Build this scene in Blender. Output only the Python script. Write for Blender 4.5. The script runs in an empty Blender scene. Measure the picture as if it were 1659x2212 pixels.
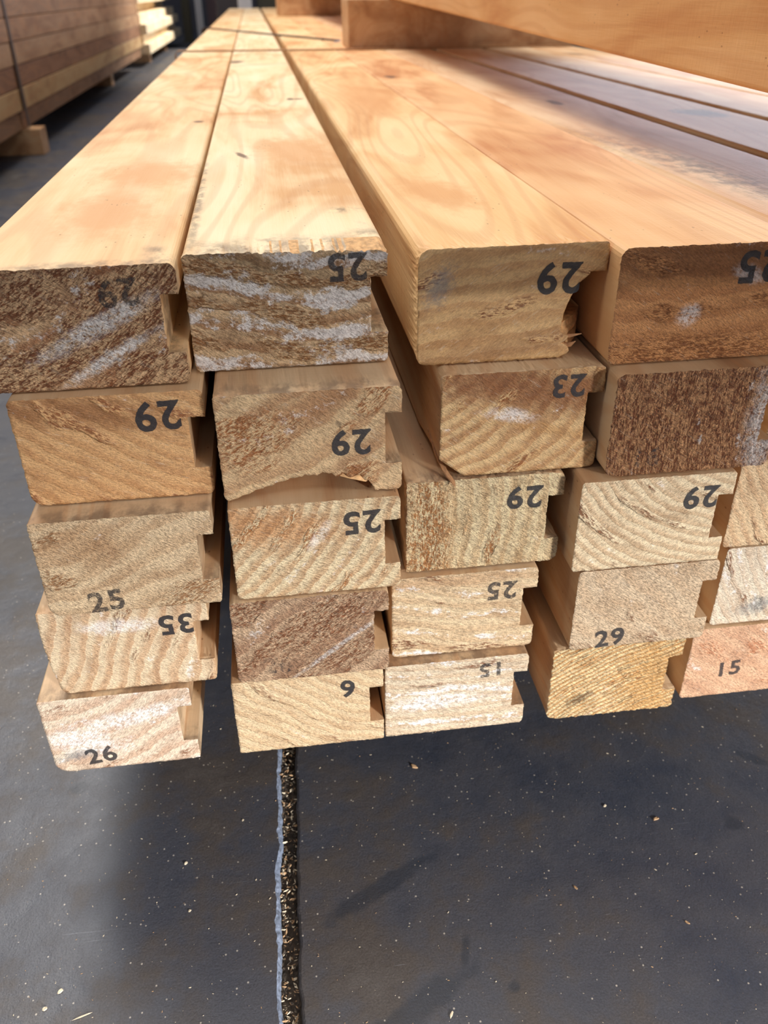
import bpy, bmesh, math, random
from mathutils import Vector, Matrix, noise
from mathutils.geometry import delaunay_2d_cdt

scn = bpy.context.scene
C = scn.collection
FZ = 0.45                      # eye height above the floor

# ------------------------------------------------------------ camera
cam_d = bpy.data.cameras.new('camera')
cam = bpy.data.objects.new('camera', cam_d); C.objects.link(cam)
cam.matrix_world = Matrix(((0.9907423, 0.0793185, -0.11017384, 0),
                           (-0.13546161, 0.52418762, -0.84076007, 0),
                           (-0.00893607, 0.84790089, 0.53007946, FZ),
                           (0, 0, 0, 1)))
cam_d.sensor_fit = 'VERTICAL'; cam_d.sensor_height = 36
cam_d.lens = 1809.23 / 2212 * 36
cam_d.clip_start = 0.01; cam_d.clip_end = 200
cam_d.dof.use_dof = True; cam_d.dof.focus_distance = 0.405; cam_d.dof.aperture_fstop = 13.0
scn.camera = cam

# ------------------------------------------------------------ view + world + lights
scn.view_settings.view_transform = 'Standard'; scn.view_settings.look = 'None'
scn.view_settings.exposure = 0.0; scn.view_settings.gamma = 1
scn.view_settings.use_curve_mapping = False
w = bpy.data.worlds.new('world'); scn.world = w; w.use_nodes = True
bg = w.node_tree.nodes['Background']; bg.inputs[0].default_value = (0.74, 0.82, 1.0, 1); bg.inputs[1].default_value = 0.31

def area(name, loc, target, sx, sy, power, color):
    d = bpy.data.lights.new(name, 'AREA'); d.shape = 'RECTANGLE'; d.size = sx; d.size_y = sy
    d.energy = power; d.color = color
    o = bpy.data.objects.new(name, d); C.objects.link(o); o.location = loc
    o.rotation_euler = (Vector(target) - Vector(loc)).to_track_quat('-Z', 'Y').to_euler()
    return o
# doorway daylight behind the photographer, low and to the right
area('doorway_daylight', (1.9, -2.5, 0.98), (0.05, 0.35, 0.15), 0.30, 0.22, 262, (1.0, 0.98, 0.96))
area('front_daylight', (1.0, -1.15, 2.3), (0.05, 0.35, 0.15), 1.6, 0.9, 24, (1.0, 0.97, 0.92))
# low soft fill added from the left to brighten the raised timber's side
area('left_fill_light', (-3.4, 0.1, 1.35), (0.2, 0.9, 0.35), 1.2, 0.8, 24, (1.0, 0.92, 0.80))
# roof skylight above the stacks, further down the shed
area('roof_skylight', (-0.7, 3.0, 4.3), (0.0, 1.0, 0.3), 1.8, 3.4, 275, (1.0, 0.95, 0.88))
# open side of the shed, far right, cool sky
area('open_side_daylight', (3.4, 5.6, 0.9), (0.45, 1.0, 0.35), 3.4, 1.7, 230, (0.84, 0.88, 1.0))
# daylight falling on the far end of the left piles
sp_d = bpy.data.lights.new('far_gate_daylight', 'SPOT'); sp_d.energy = 1500; sp_d.color = (1.0, 0.97, 0.90)
sp_d.spot_size = math.radians(52); sp_d.spot_blend = 0.5; sp_d.shadow_soft_size = 0.25
sp_o = bpy.data.objects.new('far_gate_daylight', sp_d); C.objects.link(sp_o); sp_o.location = (1.6, 9.2, 3.0)
sp_o.rotation_euler = (Vector((-0.8, 7.7, 0.25)) - Vector((1.6, 9.2, 3.0))).to_track_quat('-Z', 'Y').to_euler()

# ------------------------------------------------------------ node helpers
def new_mat(name):
    m = bpy.data.materials.new(name); m.use_nodes = True
    nt = m.node_tree; nt.nodes.clear()
    out = nt.nodes.new('ShaderNodeOutputMaterial'); b = nt.nodes.new('ShaderNodeBsdfPrincipled')
    nt.links.new(b.outputs[0], out.inputs[0])
    return m, nt, b
def lk(nt, a, b): nt.links.new(a, b)
def inp(nt, sock, v):
    if isinstance(v, (int, float)): sock.default_value = v
    elif isinstance(v, (tuple, list)):
        sock.default_value = tuple(v) + ((1,) if len(v) == 3 and sock.type == 'RGBA' else ())
    else: nt.links.new(v, sock)
def math_(nt, op, a, b=0.0, c=None, clamp=False):
    n = nt.nodes.new('ShaderNodeMath'); n.operation = op; n.use_clamp = clamp
    inp(nt, n.inputs[0], a); inp(nt, n.inputs[1], b)
    if c is not None: inp(nt, n.inputs[2], c)
    return n.outputs[0]
def coords(nt): return nt.nodes.new('ShaderNodeTexCoord').outputs['Object']
def mapping(nt, vec, scale=(1, 1, 1), loc=(0, 0, 0), rot=(0, 0, 0)):
    n = nt.nodes.new('ShaderNodeMapping'); lk(nt, vec, n.inputs[0])
    n.inputs['Scale'].default_value = scale; n.inputs['Location'].default_value = loc; n.inputs['Rotation'].default_value = rot
    return n.outputs[0]
def nz(nt, vec, scale=1.0, detail=4, rough=0.55, dist=0.0):
    n = nt.nodes.new('ShaderNodeTexNoise'); lk(nt, vec, n.inputs['Vector'])
    n.inputs['Scale'].default_value = scale; n.inputs['Detail'].default_value = detail
    n.inputs['Roughness'].default_value = rough; n.inputs['Distortion'].default_value = dist
    return n.outputs['Fac']
def ramp(nt, fac, stops, interp='LINEAR'):
    n = nt.nodes.new('ShaderNodeValToRGB'); lk(nt, fac, n.inputs[0]); cr = n.color_ramp; cr.interpolation = interp
    while len(cr.elements) < len(stops): cr.elements.new(0.5)
    for e, (p, c) in zip(cr.elements, stops):
        e.position = p; e.color = tuple(c) + (1,) if len(c) == 3 else c
    return n.outputs[0]
def step(nt, fac, a, b):
    n = nt.nodes.new('ShaderNodeMapRange'); n.interpolation_type = 'SMOOTHSTEP'
    inp(nt, n.inputs[0], fac); n.inputs[1].default_value = a; n.inputs[2].default_value = b
    return n.outputs[0]
def mix(nt, fac, a, b, mode='MIX'):
    n = nt.nodes.new('ShaderNodeMix'); n.data_type = 'RGBA'; n.blend_type = mode
    inp(nt, n.inputs[0], fac); inp(nt, n.inputs[6], a); inp(nt, n.inputs[7], b)
    return n.outputs[2]
def bump(nt, b, h, strength, dist, prev=None):
    n = nt.nodes.new('ShaderNodeBump'); n.inputs['Strength'].default_value = strength
    n.inputs['Distance'].default_value = dist; lk(nt, h, n.inputs['Height'])
    if prev: lk(nt, prev, n.inputs['Normal'])
    lk(nt, n.outputs[0], b.inputs['Normal']); return n.outputs[0]
def s2l(c): return tuple(((v/255)/12.92 if v/255 <= .04045 else ((v/255+.055)/1.055)**2.4) for v in c)

def mark_mask(nt, vec, marks_xy, wob, soft=0.5):
    """soft ellipses at (x, y, rx, ry, angle) in the object's own plane; returns the strongest"""
    sep = nt.nodes.new('ShaderNodeSeparateXYZ'); lk(nt, vec, sep.inputs[0])
    best = None
    for (mx, my, rx, ry, ang) in marks_xy:
        ca, sa = math.cos(ang), math.sin(ang)
        dx = math_(nt, 'SUBTRACT', sep.outputs[0], mx); dy = math_(nt, 'SUBTRACT', sep.outputs[1], my)
        u = math_(nt, 'ADD', math_(nt, 'MULTIPLY', dx, ca/rx), math_(nt, 'MULTIPLY', dy, sa/rx))
        v = math_(nt, 'ADD', math_(nt, 'MULTIPLY', dx, -sa/ry), math_(nt, 'MULTIPLY', dy, ca/ry))
        d = math_(nt, 'SQRT', math_(nt, 'ADD', math_(nt, 'MULTIPLY', u, u), math_(nt, 'MULTIPLY', v, v)))
        d = math_(nt, 'ADD', d, wob)
        m = step(nt, d, 1.0 + soft*0.5, 1.0 - soft)
        best = m if best is None else math_(nt, 'MAXIMUM', best, m)
    return best

# ------------------------------------------------------------ wood, long faces
def long_wood(name, seed, light=(238, 208, 165), mid=(222, 180, 130), dark=(204, 146, 92), stains=(), knots=(), grey=()):
    m, nt, b = new_mat(name); co = coords(nt)
    off = (seed*3.17 % 11, seed*5.3 % 13, seed*1.9 % 7)
    v1 = mapping(nt, co, (14, 4.2, 14), off); big = nz(nt, v1, 1.0, 3, 0.5, 0.9)
    v2 = mapping(nt, co, (60, 5, 60), off); mid_n = nz(nt, v2, 1.0, 4, 0.6, 0.6)
    v3 = mapping(nt, co, (700, 22, 700), off); fine = nz(nt, v3, 1.0, 3, 0.6)
    fac = math_(nt, 'ADD', math_(nt, 'MULTIPLY', big, 0.75), math_(nt, 'MULTIPLY', mid_n, 0.25))
    fac = math_(nt, 'ADD', fac, math_(nt, 'MULTIPLY', math_(nt, 'SUBTRACT', fine, 0.5), 0.07))
    fac = math_(nt, 'ADD', math_(nt, 'MULTIPLY', math_(nt, 'SUBTRACT', fac, 0.5), 1.25), 0.5)
    col = ramp(nt, fac, [(0.30, s2l(light)), (0.46, s2l(tuple((a+c)/2 for a, c in zip(light, mid)))), (0.55, s2l(mid)), (0.70, s2l(dark))])
    # contour figure of the growth rings
    ring = math_(nt, 'SINE', math_(nt, 'MULTIPLY', nz(nt, mapping(nt, co, (11, 1.7, 11), off), 1.0, 1, 0.4, 0.4), 95.0))
    col = mix(nt, math_(nt, 'MULTIPLY', step(nt, ring, 0.1, 1.0), 0.26), col, s2l((190, 132, 84)))
    wob = math_(nt, 'MULTIPLY', math_(nt, 'SUBTRACT', nz(nt, mapping(nt, co, (120, 60, 120)), 1.0, 4, 0.6), 0.5), 1.4)
    if stains:
        col = mix(nt, math_(nt, 'MULTIPLY', mark_mask(nt, co, stains, wob, 0.7), 0.75), col, s2l((214, 156, 100)))
    if grey:
        streak = step(nt, nz(nt, mapping(nt, co, (110, 75, 110), off), 1.0, 5, 0.65), 0.36, 0.62)
        gm = mark_mask(nt, co, grey, wob, 0.8)
        col = mix(nt, math_(nt, 'MULTIPLY', math_(nt, 'MULTIPLY', gm, streak), 0.65), col, s2l((92, 74, 62)))
    if knots:
        km = mark_mask(nt, co, knots, wob, 0.5)
        col = mix(nt, math_(nt, 'MULTIPLY', km, 0.85), col, s2l((96, 62, 42)))
    # pinholes
    vo = nt.nodes.new('ShaderNodeTexVoronoi'); lk(nt, mapping(nt, co, (260, 130, 260), off), vo.inputs['Vector']); vo.inputs['Scale'].default_value = 1.0
    pore = math_(nt, 'MULTIPLY', step(nt, vo.outputs['Distance'], 0.17, 0.08), step(nt, nz(nt, mapping(nt, co, (45, 20, 45), off), 1.0, 2), 0.56, 0.62))
    col = mix(nt, math_(nt, 'MULTIPLY', pore, 0.55), col, s2l((110, 70, 45)))
    lk(nt, col, b.inputs['Base Color'])
    b.inputs['Roughness'].default_value = 0.55; b.inputs['Specular IOR Level'].default_value = 0.35
    saw = nz(nt, mapping(nt, co, (30, 420, 30), off), 1.0, 3, 0.6)
    n1 = bump(nt, b, saw, 0.25, 0.0006)
    bump(nt, b, fine, 0.30, 0.0006, n1)
    return m

# ------------------------------------------------------------ wood, sawn ends
def end_wood(name, seed, cx, cz, base, late, spacing=0.006, contrast=0.6, white=0.3, wamt=0.8, stain=0.3, stain_col=(120, 70, 36),
             fuzz=0.6, saw_ang=0.6, sharp=0.3, rough=1.0, blue=(), dark_marks=(), zones=(), torn_at=(), white_at=()):
    m, nt, b = new_mat(name); co = coords(nt); off = (seed*1.37 % 9, 0, seed*2.71 % 8)
    sep = nt.nodes.new('ShaderNodeSeparateXYZ'); lk(nt, co, sep.inputs[0])
    xz = nt.nodes.new('ShaderNodeCombineXYZ'); lk(nt, sep.outputs[0], xz.inputs[0]); lk(nt, sep.outputs[2], xz.inputs[1]); p = xz.outputs[0]
    dx = math_(nt, 'SUBTRACT', sep.outputs[0], cx); dz = math_(nt, 'SUBTRACT', sep.outputs[2], cz)
    r = math_(nt, 'SQRT', math_(nt, 'ADD', math_(nt, 'MULTIPLY', dx, dx), math_(nt, 'MULTIPLY', dz, dz)))
    a = math_(nt, 'ARCTAN2', dz, dx)
    warp = math_(nt, 'MULTIPLY', math_(nt, 'SUBTRACT', nz(nt, mapping(nt, p, (60, 60, 1), off), 1.0, 4, 0.6), 0.5), 1.05)
    irr = math_(nt, 'MULTIPLY', math_(nt, 'SUBTRACT', nz(nt, mapping(nt, p, (14, 14, 1), (off[2], off[0], 3)), 1.0, 1, 0.5), 0.5), 2.2)
    ph = math_(nt, 'ADD', math_(nt, 'ADD', math_(nt, 'DIVIDE', r, spacing), warp), irr)
    saw_t = math_(nt, 'FRACT', ph)
    ring = math_(nt, 'MULTIPLY', step(nt, saw_t, 0.25, 0.25+0.6*(1-sharp)+0.05), step(nt, saw_t, 1.0, 0.9))
    # polar streak space: along the rings
    polar = nt.nodes.new('ShaderNodeCombineXYZ')
    lk(nt, ph, polar.inputs[0]); lk(nt, math_(nt, 'MULTIPLY', math_(nt, 'MULTIPLY', a, 1.0), max(0.05, math.hypot(cx-0.045, cz-0.027))/0.02), polar.inputs[1])
    pol = polar.outputs[0]
    fz = nz(nt, mapping(nt, p, (1500, 1500, 1), off), 1.0, 3, 0.7)
    fz2 = nz(nt, mapping(nt, p, (520, 520, 1), off), 1.0, 4, 0.75)
    clump = nz(nt, mapping(nt, pol, (1.3, 2.0, 1), off), 1.0, 5, 0.7)
    base_l, late_l = s2l(base), s2l(late)
    # fibre left by the saw: short strokes along the cut
    sv = mapping(nt, p, (1, 1, 1), off, (0, 0, saw_ang))
    stroke = nz(nt, mapping(nt, sv, (420, 1500, 1)), 1.0, 3, 0.7)
    rf = math_(nt, 'MULTIPLY', ring, contrast)
    rf = math_(nt, 'MULTIPLY', rf, math_(nt, 'ADD', 0.25, math_(nt, 'MULTIPLY', clump, 1.3)), clamp=True)
    col = mix(nt, rf, base_l, late_l)
    mott = nz(nt, mapping(nt, pol, (0.9, 0.8, 1), (off[2], off[0]+3, 0)), 1.0, 4, 0.6)
    col = mix(nt, math_(nt, 'MULTIPLY', step(nt, mott, 0.48, 0.68), 0.45), col, tuple(a*0.72 for a in s2l(late)))
    wobz = math_(nt, 'MULTIPLY', math_(nt, 'SUBTRACT', nz(nt, mapping(nt, p, (110, 110, 1), off), 1.0, 5, 0.7), 0.5), 1.8)
    for (zx, zz, rx, rz, an, zc, st_) in zones:
        zm = mark_mask(nt, p, [(zx, zz, rx, rz, an)], wobz, 0.7)
        col = mix(nt, math_(nt, 'MULTIPLY', zm, st_), col, mix(nt, math_(nt, 'MULTIPLY', ring, 0.35), s2l(zc), tuple(v*0.6 for v in s2l(zc))))
    # brown zones where the fibre tore out, with pale tufts left standing
    sn = nz(nt, mapping(nt, pol, (0.55, 0.45, 1), (off[2]+4, off[0], 0)), 1.0, 3, 0.6)
    band = math_(nt, 'MULTIPLY', math_(nt, 'SINE', math_(nt, 'MULTIPLY', ph, 3.14159)), 0.10)
    sn = math_(nt, 'ADD', sn, band)
    smask = step(nt, sn, 0.64-stain*0.40, 0.74-stain*0.40)
    if torn_at: smask = math_(nt, 'MAXIMUM', smask, mark_mask(nt, p, torn_at, wobz, 0.6))
    met = nt.nodes.new('ShaderNodeCombineXYZ'); lk(nt, r, met.inputs[0]); lk(nt, math_(nt, 'MULTIPLY', a, max(0.03, math.hypot(cx-0.045, cz-0.027))), met.inputs[1])
    wn_ = nz(nt, mapping(nt, met.outputs[0], (260, 70, 1), off), 1.0, 4, 0.7)
    vo = nt.nodes.new('ShaderNodeTexNoise'); lk(nt, mapping(nt, met.outputs[0], (1150, 330, 1), off), vo.inputs['Vector']); vo.inputs['Scale'].default_value = 1.0
    vo.inputs['Detail'].default_value = 3; vo.inputs['Roughness'].default_value = 0.65; vo.inputs['Distortion'].default_value = 0.6
    tuft = step(nt, math_(nt, 'ADD', vo.outputs['Fac'], math_(nt, 'MULTIPLY', math_(nt, 'SUBTRACT', wn_, 0.5), 0.55)), 0.40, 0.60)
    torn_c = mix(nt, tuft, s2l(stain_col), tuple(min(1.0, v*1.12) for v in base_l))
    col = mix(nt, math_(nt, 'MULTIPLY', smask, 0.92), col, torn_c)
    # chalky white
    wn = nz(nt, mapping(nt, pol, (0.8, 0.5, 1), (off[0]+7, off[2]+2, 0)), 1.0, 3, 0.62)
    wn2 = nz(nt, mapping(nt, p, (190, 190, 1), (off[0]+2, off[2], 0)), 1.0, 4, 0.7)
    wn = math_(nt, 'SUBTRACT', wn, band)
    wm = math_(nt, 'ADD', math_(nt, 'ADD', wn, math_(nt, 'MULTIPLY', math_(nt, 'SUBTRACT', fz2, 0.5), 0.45)), math_(nt, 'MULTIPLY', math_(nt, 'SUBTRACT', wn2, 0.5), 0.55))
    wm = step(nt, wm, 0.76-white*0.33, 0.90-white*0.33)
    if white_at:
        wz = mark_mask(nt, p, white_at, wobz, 0.6)
        wm = math_(nt, 'MAXIMUM', wm, math_(nt, 'MULTIPLY', wz, step(nt, math_(nt, 'ADD', fz2, math_(nt, 'MULTIPLY', wn2, 0.5)), 0.58, 0.80)))
    col = mix(nt, math_(nt, 'MULTIPLY', wm, wamt), col, s2l((232, 230, 230)))
    # fibre speckle
    sp = math_(nt, 'ADD', math_(nt, 'MULTIPLY', fz, 0.25), math_(nt, 'ADD', math_(nt, 'MULTIPLY', fz2, 0.25), math_(nt, 'MULTIPLY', stroke, 0.5)))
    spc = ramp(nt, sp, [(0.38, (0.44, 0.36, 0.28)), (0.47, (0.95, 0.92, 0.89)), (0.57, (1.65, 1.63, 1.58))])
    col = mix(nt, min(1.0, fuzz*0.95), col, spc, 'MULTIPLY')
    sl = nz(nt, mapping(nt, sv, (60, 900, 1)), 1.0, 2, 0.5)
    col = mix(nt, math_(nt, 'MULTIPLY', math_(nt, 'MULTIPLY', step(nt, sl, 0.58, 0.70), step(nt, wn2, 0.45, 0.6)), 0.22), col, s2l((235, 222, 200)))
    wob = math_(nt, 'MULTIPLY', math_(nt, 'SUBTRACT', fz2, 0.5), 2.2)
    if blue:
        col = mix(nt, math_(nt, 'MULTIPLY', mark_mask(nt, p, blue, wob, 0.9), 0.55), col, s2l((96, 112, 124)))
    if dark_marks:
        col = mix(nt, math_(nt, 'MULTIPLY', mark_mask(nt, p, dark_marks, wob, 0.9), 0.7), col, s2l((62, 42, 28)))
    lk(nt, col, b.inputs['Base Color'])
    b.inputs['Roughness'].default_value = 0.45; b.inputs['Specular IOR Level'].default_value = 0.45
    hgt = math_(nt, 'ADD', math_(nt, 'MULTIPLY', math_(nt, 'MULTIPLY', vo.outputs['Fac'], smask), 1.6), stroke)
    n1 = bump(nt, b, hgt, min(1.0, 0.7*rough), 0.0020*max(1, rough))
    n3 = bump(nt, b, ring, 0.4*rough, 0.0005, n1)
    bump(nt, b, fz, 0.5*min(1.5, rough), 0.0006, n3)
    return m

# ------------------------------------------------------------ object helpers
def tag(o, label=None, cat=None, group=None, kind=None):
    if label: o['label'] = label
    if cat: o['category'] = cat
    if group: o['group'] = group
    if kind: o['kind'] = kind
    return o
def link_bm(name, bm, mats, loc=(0, 0, 0), rotz=0, parent=None, smooth=False):
    me = bpy.data.meshes.new(name); bm.normal_update(); bm.to_mesh(me); bm.free()
    for m in mats: me.materials.append(m)
    if smooth:
        for p in me.polygons: p.use_smooth = True
    o = bpy.data.objects.new(name, me); C.objects.link(o); o.location = loc; o.rotation_euler = (0, 0, rotz)
    if parent: o.parent = parent
    return o

def N3(x, y, z): return noise.noise(Vector((x, y, z)))

def profile(W, H, r=0.0028, lip=0.0078, nb=0.27, nt_=0.74, notch=True, cham=None, step_=0.0011):
    """board section seen from the front, counter-clockwise; cham = radii (bl, br, tr, tl)"""
    rb = cham or (r, r, r, r*0.8)
    pts = []
    def arc(cx, cz, rad, a0, n=4):
        for i in range(n+1):
            a = math.radians(a0 + 90*i/n); pts.append((cx+rad*math.cos(a), cz+rad*math.sin(a)))
    arc(rb[0], rb[0], rb[0], 180)
    arc(W-rb[1], rb[1], rb[1], 270)
    if notch:
        pts += [(W, nb*H), (W-lip, nb*H), (W-lip, nt_*H), (W, nt_*H)]
    arc(W-rb[2], H-rb[2], rb[2], 0)
    arc(rb[3], H-rb[3], rb[3], 90)
    out = []
    for i, p in enumerate(pts):
        q = pts[(i+1) % len(pts)]; d = math.dist(p, q); n = max(1, int(round(d/step_)))
        if d < 1e-7: continue
        for k in range(n): out.append((p[0]+(q[0]-p[0])*k/n, p[1]+(q[1]-p[1])*k/n))
    return out

def face_disp(x, z, seed, amp):
    v = N3(x*260+seed, z*260, seed*0.7)*0.55 + N3(x*620, z*620+seed, seed*1.3)*0.45
    s = N3(x*45+seed, z*45, 3.1)*0.5
    return amp*v + 0.0003*s

STATIONS = [0.0006, 0.002, 0.005, 0.010, 0.018, 0.03, 0.06, 0.12, 0.25, 0.5, 0.9, 1.4, 2.0, 3.0, 4.0, 5.0]
def board_bm(W, H, L, seed, amp, prof, front=None, jag=0.00022, chip_depth=0.02, inner_step=0.0012, warp=0.0, fine=True):
    bm = bmesh.new(); n = len(prof)
    fr = []; fr0 = []
    for i, (x, z) in enumerate(prof):
        j = jag if fine else 0
        x2 = x + j*N3(x*700+seed, z*700, 1.5)*1.6; z2 = z + j*N3(x*700, z*700+seed, 7.5)*1.6
        if front: x2, z2 = front(x2, z2)
        fr0.append(front(x, z) if front else (x, z))
        fr.append((x2, z2))
    # sawn end
    if fine:
        inner = []
        nx = int(W/inner_step)+4; nzz = int(H/inner_step)+4
        rnd = random.Random(seed)
        for i in range(-2, nx):
            for k in range(-2, nzz):
                x = (i+rnd.uniform(-.25, .25))*inner_step; z = (k+rnd.uniform(-.25, .25))*inner_step
                if min((x-a)**2+(z-c)**2 for a, c in fr[::2]) > (inner_step*0.7)**2: inner.append((x, z))
        vs = [Vector(p) for p in fr+inner]
        res = delaunay_2d_cdt(vs, [], [list(range(n))], 1, 1e-6)
        vo, fo, orig = res[0], res[2], res[3]
    else:
        vo = [Vector(p) for p in fr]; fo = [list(range(n))]; orig = [[i] for i in range(n)]
    idx = {}
    vl = []
    for q, v in enumerate(vo):
        y = -face_disp(v.x, v.y, seed, amp) if fine else 0.0
        bv = bm.verts.new((v.x, y, v.y)); vl.append(bv)
        for o_ in orig[q]:
            if o_ < n: idx[o_] = bv
    for f in fo:
        try:
            if fine:
                ar = sum(vo[f[q]].x*vo[f[(q+1) % len(f)]].y - vo[f[(q+1) % len(f)]].x*vo[f[q]].y for q in range(len(f)))
                if ar < 0: f = f[::-1]
            fc = bm.faces.new([vl[i] for i in f]); fc.material_index = 1; fc.smooth = True
        except ValueError: pass
    ring0 = [idx.get(i) for i in range(n)]
    for i in range(n):
        if ring0[i] is None: ring0[i] = ring0[i-1]
    prev = ring0
    ys = [y for y in STATIONS if y < L-0.05] + [L]
    if not fine: ys = [0.5, 1.5, 3.0, L]
    if not fine: ys = [y for y in ys if y <= L]
    for y in ys:
        t = min(1.0, y/chip_depth); t = t*t*(3-2*t) if front else 1.0; tj = min(1.0, y/0.0012)
        cur = []
        wx = warp*math.sin(min(y, 6)/6*math.pi)
        for i in range(n):
            bx, bz = fr0[i][0]*(1-t)+prof[i][0]*t, fr0[i][1]*(1-t)+prof[i][1]*t
            x = bx+(fr[i][0]-fr0[i][0])*(1-tj); z = bz+(fr[i][1]-fr0[i][1])*(1-tj)
            if front and 0 < t < 1:
                x += 0.0007*N3(x*500, y*400, z*500)*(1-t); z += 0.0007*N3(x*500, y*400+9, z*500)*(1-t)
            cur.append(bm.verts.new((x+wx, y, z)))
        for i in range(n):
            k = (i+1) % n
            vsf = [prev[i], cur[i], cur[k], prev[k]]
            if prev[i] is prev[k]: vsf = [prev[i], cur[i], cur[k]]
            try: fc = bm.faces.new(vsf); fc.material_index = 2 if (front and y <= chip_depth*1.05 and math.dist(fr0[i], prof[i]) > 0.0010) else 0
            except ValueError: pass
        prev = cur
    try:
        fc = bm.faces.new(prev[::-1]); fc.material_index = 0
    except ValueError: pass
    return bm

# ------------------------------------------------------------ ink
def ink_mat(name, wear, seed, tint=(44, 44, 48)):
    m, nt, b = new_mat(name); co = coords(nt)
    b.inputs['Base Color'].default_value = s2l(tint)+(1,); b.inputs['Roughness'].default_value = 0.6
    n = nz(nt, mapping(nt, co, (420, 420, 420), (seed, 0, 0)), 1.0, 5, 0.8)
    n2 = nz(nt, mapping(nt, co, (1500, 1500, 1500)), 1.0, 2, 0.6)
    f = math_(nt, 'ADD', math_(nt, 'MULTIPLY', n, 0.6), math_(nt, 'MULTIPLY', n2, 0.4))
    al = step(nt, f, wear*0.62, wear*0.62+0.16)
    al = math_(nt, 'MULTIPLY', al, 0.86-0.28*wear)
    lk(nt, al, b.inputs['Alpha'])
    return m
_txt = {}
def stamp(board, text, x, z, h, rot, wear, seed, disp_seed, amp, width=1.0):
    """x, z: centre on the sawn end; rot in radians"""
    cu = bpy.data.curves.new('ink_curve', 'FONT'); cu.body = text; cu.size = 1.0; cu.offset = 0.026; cu.align_x = 'CENTER'
    cu.space_character = 1.12; cu.resolution_u = 5
    tmp = bpy.data.objects.new('tmp', cu); C.objects.link(tmp)
    bpy.context.view_layer.update()
    me = tmp.evaluated_get(bpy.context.evaluated_depsgraph_get()).to_mesh()
    bm = bmesh.new(); bm.from_mesh(me)
    bpy.data.objects.remove(tmp); 
    xs = [v.co.x for v in bm.verts]; ys = [v.co.y for v in bm.verts]
    cx_, cy_ = (min(xs)+max(xs))/2, (min(ys)+max(ys))/2; s = h/(max(ys)-min(ys))
    for v in bm.verts: v.co = Vector(((v.co.x-cx_)*s*width, 0, (v.co.y-cy_)*s))
    bmesh.ops.triangulate(bm, faces=bm.faces)
    for _ in range(5):
        es = [e for e in bm.edges if e.calc_length() > 0.0008]
        if not es: break
        bmesh.ops.subdivide_edges(bm, edges=es, cuts=1); bmesh.ops.triangulate(bm, faces=bm.faces)
    ca, sa = math.cos(rot), math.sin(rot)
    for v in bm.verts:
        px = x + v.co.x*ca - v.co.z*sa; pz = z + v.co.x*sa + v.co.z*ca
        px += 0.00025*N3(px*600, pz*600, seed); pz += 0.00025*N3(px*600, pz*600, seed+5)
        v.co = Vector((px, -face_disp(px, pz, disp_seed, amp)-0.00022, pz))
    o = link_bm('stamped_number', bm, [ink_mat('stamp_ink', wear, seed)], parent=board)
    o['label'] = 'dark grey stamped number %s' % text
    return o

# ------------------------------------------------------------ the shed: floor, walls, roof
def floor_material():
    m, nt, b = new_mat('sealed_dark_floor'); co = coords(nt)
    a = nz(nt, mapping(nt, co, (5, 5, 5)), 1.0, 5, 0.6, 0.4)
    c = nz(nt, mapping(nt, co, (26, 26, 26), (3, 1, 0)), 1.0, 5, 0.65)
    f = math_(nt, 'ADD', math_(nt, 'MULTIPLY', a, 0.6), math_(nt, 'MULTIPLY', c, 0.4))
    col = ramp(nt, f, [(0.34, s2l((48, 54, 67))), (0.48, s2l((64, 65, 72))), (0.56, s2l((71, 65, 62))), (0.66, s2l((87, 82, 79)))])
    fine = nz(nt, mapping(nt, co, (900, 900, 900)), 1.0, 3, 0.7)
    col = mix(nt, 0.55, col, ramp(nt, fine, [(0.35, (0.6, 0.6, 0.6)), (0.5, (1, 1, 1)), (0.68, (1.5, 1.5, 1.5))]), 'MULTIPLY')
    wob = math_(nt, 'MULTIPLY', math_(nt, 'SUBTRACT', c, 0.5), 2.4)
    col = mix(nt, math_(nt, 'MULTIPLY', mark_mask(nt, co, FLOOR_STAINS, wob, 0.45), 0.62), col, s2l((34, 40, 50)))
    scr = nz(nt, mapping(nt, co, (14, 900, 1), (0, 3, 0), (0, 0, 0.25)), 1.0, 3, 0.6)
    gate = step(nt, nz(nt, mapping(nt, co, (18, 18, 1), (5, 2, 0)), 1.0, 2), 0.56, 0.66)
    col = mix(nt, math_(nt, 'MULTIPLY', math_(nt, 'MULTIPLY', step(nt, scr, 0.66, 0.74), gate), 0.35), col, s2l((170, 175, 185)))
    vo = nt.nodes.new('ShaderNodeTexVoronoi'); lk(nt, mapping(nt, co, (330, 330, 1)), vo.inputs['Vector']); vo.inputs['Scale'].default_value = 1.0
    sepc = nt.nodes.new('ShaderNodeSeparateColor'); lk(nt, vo.outputs['Color'], sepc.inputs[0])
    dust = math_(nt, 'MULTIPLY', step(nt, vo.outputs['Distance'], 0.22, 0.12), step(nt, sepc.outputs[0], 0.90, 0.93))
    col = mix(nt, math_(nt, 'MULTIPLY', dust, 0.6), col, s2l((205, 195, 180)))
    lk(nt, col, b.inputs['Base Color'])
    lk(nt, ramp(nt, c, [(0.3, (0.36,)*3), (0.7, (0.58,)*3)]), b.inputs['Roughness'])
    b.inputs['Specular IOR Level'].default_value = 0.5
    n1 = bump(nt, b, fine, 0.35, 0.0006)
    bump(nt, b, c, 0.3, 0.004, n1)
    return m
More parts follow.
